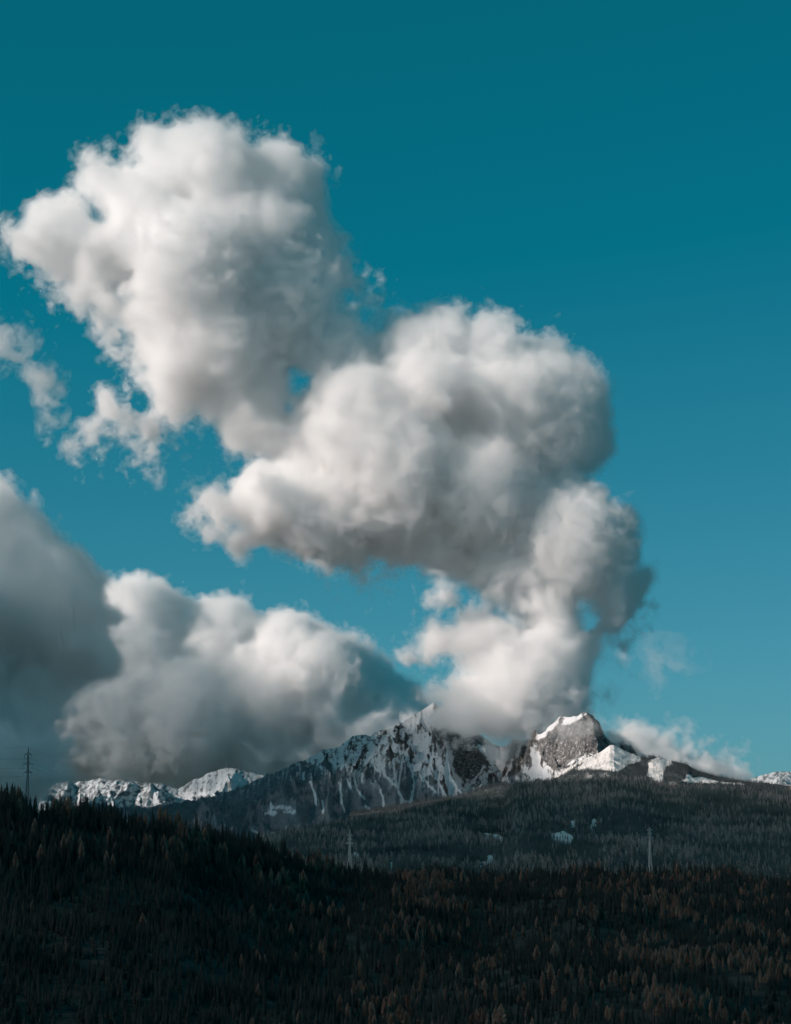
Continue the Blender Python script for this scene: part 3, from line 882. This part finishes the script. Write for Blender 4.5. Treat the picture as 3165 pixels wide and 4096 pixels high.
# ------------------------------------------------------------------ forests
m_spruce = mat_simple("spruce_needles", (.028, .034, .033), (.066, .066, .058), .018)
m_larch = mat_simple("larch_twigs", (.32, .18, .135), (.62, .37, .28), .05)
m_bark = mat_simple("bark", (.10, .08, .07), (.18, .15, .13), 1.5)
m_palebark = mat_simple("pale_bark", (.22, .18, .15), (.34, .29, .24), 1.5)
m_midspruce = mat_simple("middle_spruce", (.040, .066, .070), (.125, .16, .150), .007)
m_midlarch = mat_simple("middle_larch", (.32, .27, .25), (.52, .45, .41), .03)
m_hazespruce = mat_simple("far_spruce", (.12, .155, .175), (.18, .21, .23), .02)  # needle colour raised and blued to imitate haze over the mountain
m_skispruce = mat_simple("ski_spruce", (.035, .048, .052), (.065, .078, .082), .03)

rt = np.random.default_rng(99)
cone_shapes = [spruce_shape(rt, 5, 4, simple=True, width=.17) for _ in range(4)]
mid_shapes = [spruce_shape(rt, 8, 5, simple=True, width=w_) for w_ in (.15, .18, .2, .17)]
mid_larch = [larch_shape(rt, 60, .17) for _ in range(3)]


def far_forest(name, sheet, n, seed, hmin, hmax, mat, shapes, larch=0.0, lmat=None, lshapes=None, snow_lim=.45, rock_lim=.5, tmax=1.02, lgroup=True):
    P, s, rk, T, px, py = sheet.scatter(n, seed, tmax)
    r = np.random.default_rng(seed + 1)
    k = ((s + .35 * (r.random(len(s)) - .5) < snow_lim) | (r.random(len(s)) < .05)) & (rk < rock_lim) & (px > -250) & (px < 3420)
    P = P[k]; m = len(P)
    H = hmin + (hmax - hmin) * r.random(m) ** 1.3
    ang = r.random(m) * 6.28
    isl = np.zeros(m, bool)
    if larch:
        dens = fbm(sheet.n, P[:, 0] / 260 + 8, P[:, 1] / 330, 3)
        isl = r.random(m) < larch * np.clip(.55 + 3.2 * dens, 0.05, 2.4)
    P[:, 2] -= .5
    me = merge_scatter(name, shapes, P[~isl], H[~isl], ang[~isl], r.integers(0, len(shapes), (~isl).sum()), mat)
    out = [link(name, me, mat)]
    if larch and isl.any():
        me = merge_scatter(name, lshapes, P[isl], H[isl] * 1.0, ang[isl], r.integers(0, len(lshapes), isl.sum()), lmat)
        out.append(link(name.replace("spruce", "larch"), me, lmat))
    print(name, m, isl.sum())
    return out


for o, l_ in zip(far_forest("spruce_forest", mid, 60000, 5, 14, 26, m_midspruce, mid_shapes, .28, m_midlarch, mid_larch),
                 ("dark green spruce forest covering the wooded middle hill below the peaks", "pale leafless larches scattered through the forest on the middle hill")):
    tag(o, l_, "forest", kind="stuff")
tag(far_forest("spruce_forest", ski, 42000, 6, 13, 24, m_skispruce, cone_shapes)[0], "dark spruce forest around the white ski run on the right hill", "forest", kind="stuff")
tag(far_forest("spruce_forest", main, 90000, 7, 12, 24, m_hazespruce, cone_shapes, snow_lim=.55, rock_lim=.45)[0], "bluish spruce forest on the lower flank of the snowy mountain", "forest", kind="stuff")
# lone trees on the open snow shoulder
P, s, rk, T, px, py = ski.scatter(60000, 16, 1.01)
k = (s > .5) & (poly_sdf(Z3([(420,440),(560,330),(700,330),(770,350),(720,400),(640,435)]), px, py) > 0) & (np.random.default_rng(3).random(len(s)) < .13)
k |= (s > .3) & (poly_sdf(Z3([(360,425),(440,370),(520,325),(530,335),(430,395),(375,432)]), px, py) > 0) & (np.random.default_rng(4).random(len(s)) < .6)
P = P[k]; m_ = len(P)
tag(link("lone_spruces", merge_scatter("lone_spruces", cone_shapes, P, 5 + 10 * rt.random(m_) ** 2, rt.random(m_) * 6, rt.integers(0, 4, m_), m_skispruce), m_skispruce), "sparse small dark spruces dotted over the open snow shoulder", "trees", kind="stuff")

# ---- near forest: individual trees + the rest as one mass
spr = [spruce_shape(rt, 15, 8, width=w_, bare=b_) for w_, b_ in ((.15, .1), (.17, .15), (.13, .2), (.19, .1), (.16, .3), (.14, .12))]
lar = [larch_shape(rt, 420, w_, e_, b_) for w_, e_, b_ in ((.17, .8, .12), (.2, .7, .2), (.15, .9, .1), (.24, .62, .25), (.18, .75, .15))]
P, s, rk, T, px, py = near.scatter(34000, 8, 1.12)
r = np.random.default_rng(12)
gap = fbm(near.n, P[:, 0] / 45 + 20, P[:, 1] / 60, 3)
k = (px > -350) & (px < 3500) & (P[:, 1] > 1290) & (r.random(len(px)) < np.clip(1.0 + 2.6 * (gap + .12), .25, 1))
P, T, px, py = P[k], T[k], px[k], py[k]
n_ = len(P)
# spread the stems
H = 5 + 12 * r.random(n_) ** .9
H *= 1 + .55 * fbm(near.n, P[:, 0] / 60, P[:, 1] / 60, 3)
H *= np.where((px < 1150) & (T > .9), 1.3, 1.0) * np.where(py > 3500, .82, 1.0)
ang = r.random(n_) * 6.28
ld = fbm(near.n, P[:, 0] / 75 + 3, P[:, 1] / 80 + 8, 3)
zone = np.zeros(n_)
for zx, zy, zr, zs in ((*Z4([(1330, 600)])[0], 330, 1.0), (*Z4([(1050, 560)])[0], 200, .6), (*Z4([(600, 560)])[0], 260, .5), (*Z4([(120, 180)])[0], 190, .6), (*Z4([(930, 160)])[0], 200, .5), (*Z4([(850, 320)])[0], 160, .5),
                       (1300, 3560, 240, .45), (*Z4([(800, 690)])[0], 200, .5), (1560, 4060, 150, .6), (700, 3230, 300, .25), (330, 3250, 200, .25), (3100, 3800, 160, .4)):
    zone = np.maximum(zone, zs * np.exp(-((px - zx) ** 2 + (py - zy) ** 2) / zr ** 2))
isl = r.random(n_) < np.clip(.006 + 1.25 * zone * np.clip(.15 + 2.9 * ld, 0, 1.3) + .12 * np.clip(ld - .12, 0, 1) * (px > 900), 0, .9)
isl &= ~((px < 1000) & (py > 3500) & (r.random(n_) < .9))
app = H / P[:, 1]
crestness = (T > .9) & (T < 1.02)
score = app * np.where(crestness, 1.5, 1.0) * np.where(T > 1.0, .6, 1)
score[(px < 0) | (px > 3165) | (py - H / P[:, 1] * F > 4060)] = 0
pick = np.zeros(n_, bool)
for cl in (True, False):
    idx = np.where(isl == cl)[0]
    idx = idx[np.argsort(-score[idx])][:290]
    pick[idx[score[idx] > 0]] = True
q = ~pick & ~isl
tag(link("spruce_forest", merge_scatter("spruce_forest", spr, P[q], H[q], ang[q], r.integers(0, 6, q.sum()), m_spruce, .85 + .4 * r.random(q.sum()) if False else np.full(q.sum(), 1.0)), m_spruce), "nearly black spruce forest over the near hill at the bottom", "forest", kind="stuff")
q = ~pick & isl
tag(link("larch_forest", merge_scatter("larch_forest", lar, P[q], H[q], ang[q], r.integers(0, 5, q.sum()), m_larch), m_larch), "reddish brown bare larches among the dark spruces of the near hill", "forest", kind="stuff")
print("near", n_, isl.sum(), pick.sum())

crown_s = [mesh_from("spruce_crown", V, T_, 3) for V, T_ in spr]
crown_l = [mesh_from("larch_crown", V, T_, 3) for V, T_ in lar]
tr_s = mesh_from("spruce_trunk", *trunk_shape(.012, .003, .95), 3, True)
tr_l = mesh_from("larch_trunk", *trunk_shape(.011, .002, .97, bend=.01), 3, True)
for me in crown_s: me.materials.append(m_spruce)
for me in crown_l: me.materials.append(m_larch)
tr_s.materials.append(m_bark); tr_l.materials.append(m_bark)


def region(x, y, t, kind):
    side = "left" if x < 900 else ("middle" if x < 2000 else "right")
    if t > .9:
        where = {"left": "on the skyline of the left ridge under the tall pylon", "middle": "on the crest of the near hill by the middle pylon", "right": "on the crest of the near hill below the right pylon"}[side]
    else:
        where = {"left": "deep in the shade at the bottom left of the near hill", "middle": "low on the near hill at the bottom middle", "right": "in the tree cluster low on the near hill, bottom right"}[side]
    what = {"spruce": "dark pointed spruce", "larch": "reddish brown leafless larch"}[kind]
    return "%s %s" % (what, where), "%s trees %s" % (kind, where)


protos = {}
for i in np.where(pick)[0]:
    kind = "larch" if isl[i] else "spruce"
    v = int(r.integers(0, 5 if isl[i] else 6))
    cm = (crown_l if isl[i] else crown_s)[v]; tm = tr_l if isl[i] else tr_s
    o = empty(kind + "_tree", (P[i, 0], P[i, 1], P[i, 2] - .4), ang[i], float(H[i]))
    lb, gr = region(px[i], py[i], T[i], kind)
    tag(o, lb, "tree", gr)
    c = bpy.data.objects.new("crown", cm); COL.objects.link(c); c.parent = o
    t_ = bpy.data.objects.new("trunk", tm); COL.objects.link(t_); t_.parent = o


# ---- pale bare trunks standing in the dark forest
def bare_trunk(zx, zy0, zy1, label, grp):
    sx, sy1 = Z4([(zx, zy1)])[0]; _, sy0 = Z4([(zx, zy0)])[0]
    m = near.T < 1.0
    d = np.where(m, (near.px - sx) ** 2 + (near.py - sy1) ** 2, 1e12)
    k = np.unravel_index(np.argmin(d), d.shape)
    D = near.Y[k]
    x, y, zb = at(sx, sy1, D); _, _, zt = at(sx, sy0, D)
    base = min(near.Z[k], zb) - .5
    V, T_ = trunk_shape(.22, .12, float(zt - base) * 1.0, 7, 8, rt.normal() * .3)
    for k2 in range(5):        # stubs of dead branches
        u = .3 + .65 * rt.random(); a = rt.random() * 6.28; L = .5 + .8 * rt.random()
        b = len(V); hz = float(zt - base) * u
        V = np.vstack([V, [(0, 0, hz - .06), (0, 0, hz + .06), (math.cos(a) * L, math.sin(a) * L, hz + .25)]])
        T_ = np.vstack([T_, [(b, b + 1, b + 2)]])
    o = link("bare_trunk", mesh_from("bare_trunk", V, T_, 3, False), m_palebark)
    o.location = (x, y - 6, base)
    tag(o, label, "tree trunk", grp)


for zx, z0_, z1_, l_ in ((447, 220, 262, "thin pale bare trunk, leftmost of the four in the near forest"), (459, 218, 276, "tallest pale bare trunk of the four standing together in the near forest"),
                         (474, 236, 276, "thin pale bare trunk, third from the left of the four in the near forest"), (490, 240, 274, "short pale bare trunk, rightmost of the four in the near forest"),
                         (883, 400, 470, "single long pale trunk among larches in the lower right near forest"), (994, 440, 515, "pale slanting trunk below the larches at lower right"),
                         (272, 112, 138, "short pale dead trunk high on the near hill right of the middle pylon")):
    bare_trunk(zx, z0_, z1_, l_, None)

# ------------------------------------------------------------------ pylons
m_steel = mat_simple("galvanised_steel", (.50, .47, .44), (.68, .64, .60), .8, .6, .0)
m_dsteel = mat_simple("dark_steel", (.035, .038, .04), (.07, .07, .07), .8, .6, .3)
m_ins = mat_simple("insulator_glass", (.05, .045, .04), (.09, .07, .06), 3, .3)


class Bars:
    def __init__(self): self.V = []; self.F = []

    def bar(self, a, b, w):
        a = Vector(a); b = Vector(b); d = (b - a).normalized()
        u = d.cross(Vector((0, 0, 1)) if abs(d.z) < .9 else Vector((1, 0, 0))).normalized(); v = d.cross(u)
        n = len(self.V)
        for p in (a, b):
            for s, t in ((-1, -1), (1, -1), (1, 1), (-1, 1)):
                self.V.append(tuple(p + u * (s * w / 2) + v * (t * w / 2)))
        self.F += [(n, n + 1, n + 5, n + 4), (n + 1, n + 2, n + 6, n + 5), (n + 2, n + 3, n + 7, n + 6), (n + 3, n, n + 4, n + 7), (n, n + 3, n + 2, n + 1), (n + 4, n + 5, n + 6, n + 7)]

    def build(self, name, mat, parent):
        return link(name, mesh_from(name, np.array(self.V), np.array(self.F), 4), mat, parent)


def pylon(label, top, base_sy, D, arms, mat, k=1.0, rz=0.0, hw_base=None, ak=.7):
    """lattice mast; arms = (photo y, half width photo px)"""
    x, y, zt = at(top[0], top[1], D); _, _, zb = at(top[0], base_sy, D)
    Hh = float(zt - zb); root = empty("power_pylon", (float(x), float(y), float(zb)), rz)
    tag(root, label, "pylon")
    m = D / F
    hb = (hw_base or 11) * m; ht = 2.3 * m
    peak = (arms[0][0] - top[1]) * m

    def half(z):
        zz = z / (Hh - peak)
        return max(ht, hb + (ht * 1.3 - hb) * min(1, zz / .62)) if zz < .62 else ht * 1.3 + (ht - ht * 1.3) * (zz - .62) / .38
    B = Bars(); n = 16; zs = [0]
    while zs[-1] < Hh - peak - 1: zs.append(min(Hh - peak, zs[-1] + max(1.7, half(zs[-1]) * 1.9)))
    w = .26 * k
    cs = ((-1, -1), (1, -1), (1, 1), (-1, 1))
    for a, b in zip(zs[:-1], zs[1:]):
        ha, hb_ = half(a), half(b)
        for i in range(4):
            c = cs[i]; e = cs[(i + 1) % 4]
            B.bar((c[0] * ha, c[1] * ha, a), (c[0] * hb_, c[1] * hb_, b), w)
            B.bar((c[0] * ha, c[1] * ha, a), (e[0] * hb_, e[1] * hb_, b), w * .38)
            B.bar((e[0] * ha, e[1] * ha, a), (c[0] * hb_, c[1] * hb_, b), w * .38)
            B.bar((c[0] * hb_, c[1] * hb_, b), (e[0] * hb_, e[1] * hb_, b), w * .36)
    for c in cs: B.bar((c[0] * ht, c[1] * ht, Hh - peak), (0, 0, Hh), w * .8)
    B.build("lattice_mast", mat, root)
    tips = []
    for sy, hw in arms:
        z = Hh - (sy - top[1]) * m; L = hw * m; h0 = half(min(z, Hh - peak))
        A = Bars()
        for s in (-1, 1):
            for q_ in (-1, 1):
                A.bar((s * h0, q_ * h0, z), (s * L, 0, z), w * ak)
                A.bar((s * h0, q_ * h0, z + 1.6 * k), (s * L, 0, z + .1), w * ak * .8)
                for j in range(1, 4):
                    u0 = (j - .5) / 4; u1 = j / 4
                    A.bar((s * (h0 + (L - h0) * u0), q_ * h0 * (1 - u0), z), (s * (h0 + (L - h0) * u1), q_ * h0 * (1 - u1), z + 1.6 * k * (1 - u1)), w * .4)
        A.bar((-h0 - .3, 0, z), (h0 + .3, 0, z), w * .7); A.bar((0, -h0 - .2, z), (0, h0 + .2, z), w * .7)
        arm = A.build("cross_arm", mat, root)
        for s in (-1, 1):
            I = Bars(); li = 2.6 * k
            I.bar((s * L, 0, z), (s * L, 0, z - li), .12 * k)
            for j in range(6): I.bar((s * L, 0, z - .5 - j * .33), (s * L, 0, z - .62 - j * .33), .36 * k)
            I.build("insulator", m_ins, arm)
            p = Matrix.Rotation(rz, 3, 'Z') @ Vector((s * L, 0, z - li))
            tips.append(Vector((float(x), float(y), float(zb))) + p)
    tips.append(Vector((float(x), float(y), float(zt))))
    return tips


pl = pylon("tall dark lattice pylon with three cross arms on the left ridge", Z1([(175, 138)])[0], 2900 + 590 / 1.5345, 1800, [(2900 + 182 / 1.5345, 14), (2900 + 240 / 1.5345, 20), (2900 + 290 / 1.5345, 16)], m_dsteel, 1.2, .25, 12)
pm = pylon("grey lattice pylon behind the middle of the near hill crest", Z2([(614, 940)])[0], 2700 + 1185 / 1.5345, 2600, [(2700 + 985 / 1.5345, 13), (2700 + 1008 / 1.5345, 10), (2700 + 1032 / 1.5345, 18)], m_steel, 1.15, -.3, 7.5, 1.3)
pr = pylon("slender grey lattice pylon rising above the right part of the near hill", Z3([(820, 780)])[0], 2800 + 1090 / 1.5345, 2850, [(2800 + 800 / 1.5345, 12), (2800 + 822 / 1.5345, 10), (2800 + 845 / 1.5345, 17)], m_steel, 1.25, .3, 7, 1.3)


def wire(a, b, sag, label, grp):
    V = []; n = 24; w = .035
    for i in range(n + 1):
        t = i / n; p = a.lerp(b, t); p.z -= 4 * sag * t * (1 - t)
        for j in range(4):
            an = j * math.pi / 2
            V.append((p.x, p.y + w * math.cos(an), p.z + w * math.sin(an)))
    Q = [(i * 4 + j, i * 4 + (j + 1) % 4, i * 4 + 4 + (j + 1) % 4, i * 4 + 4 + j) for i in range(n) for j in range(4)]
    tag(link("power_line", mesh_from("power_line", np.array(V), np.array(Q), 4), m_dsteel), label, "cable", grp)


for i, t_ in enumerate(pl):
    wire(t_, t_ + Vector((-260, -150, 22)), 9, "thin power line running from the left pylon out of the picture", "power lines left of the pylon")
    wire(t_, t_ + Vector((240, 900, -60)), 22, "thin power line running from the left pylon over the forest to the right", "power lines right of the left pylon")

# chairlift mast on the ski run
x, y, z = at(*Z3([(871, 412)])[0], 10850)
B = Bars(); B.bar((0, 0, -6), (0, 0, 12), .9); 
lift = empty("lift_mast", (float(x), float(y) - 60, float(z)))
tag(lift, "tiny dark ski lift mast standing on the white ski run", "mast")
B.build("mast", m_dsteel, lift); B = Bars(); B.bar((-4, 0, 12.2), (4, 0, 12.2), .8); B.build("cross_arm", m_dsteel, lift)
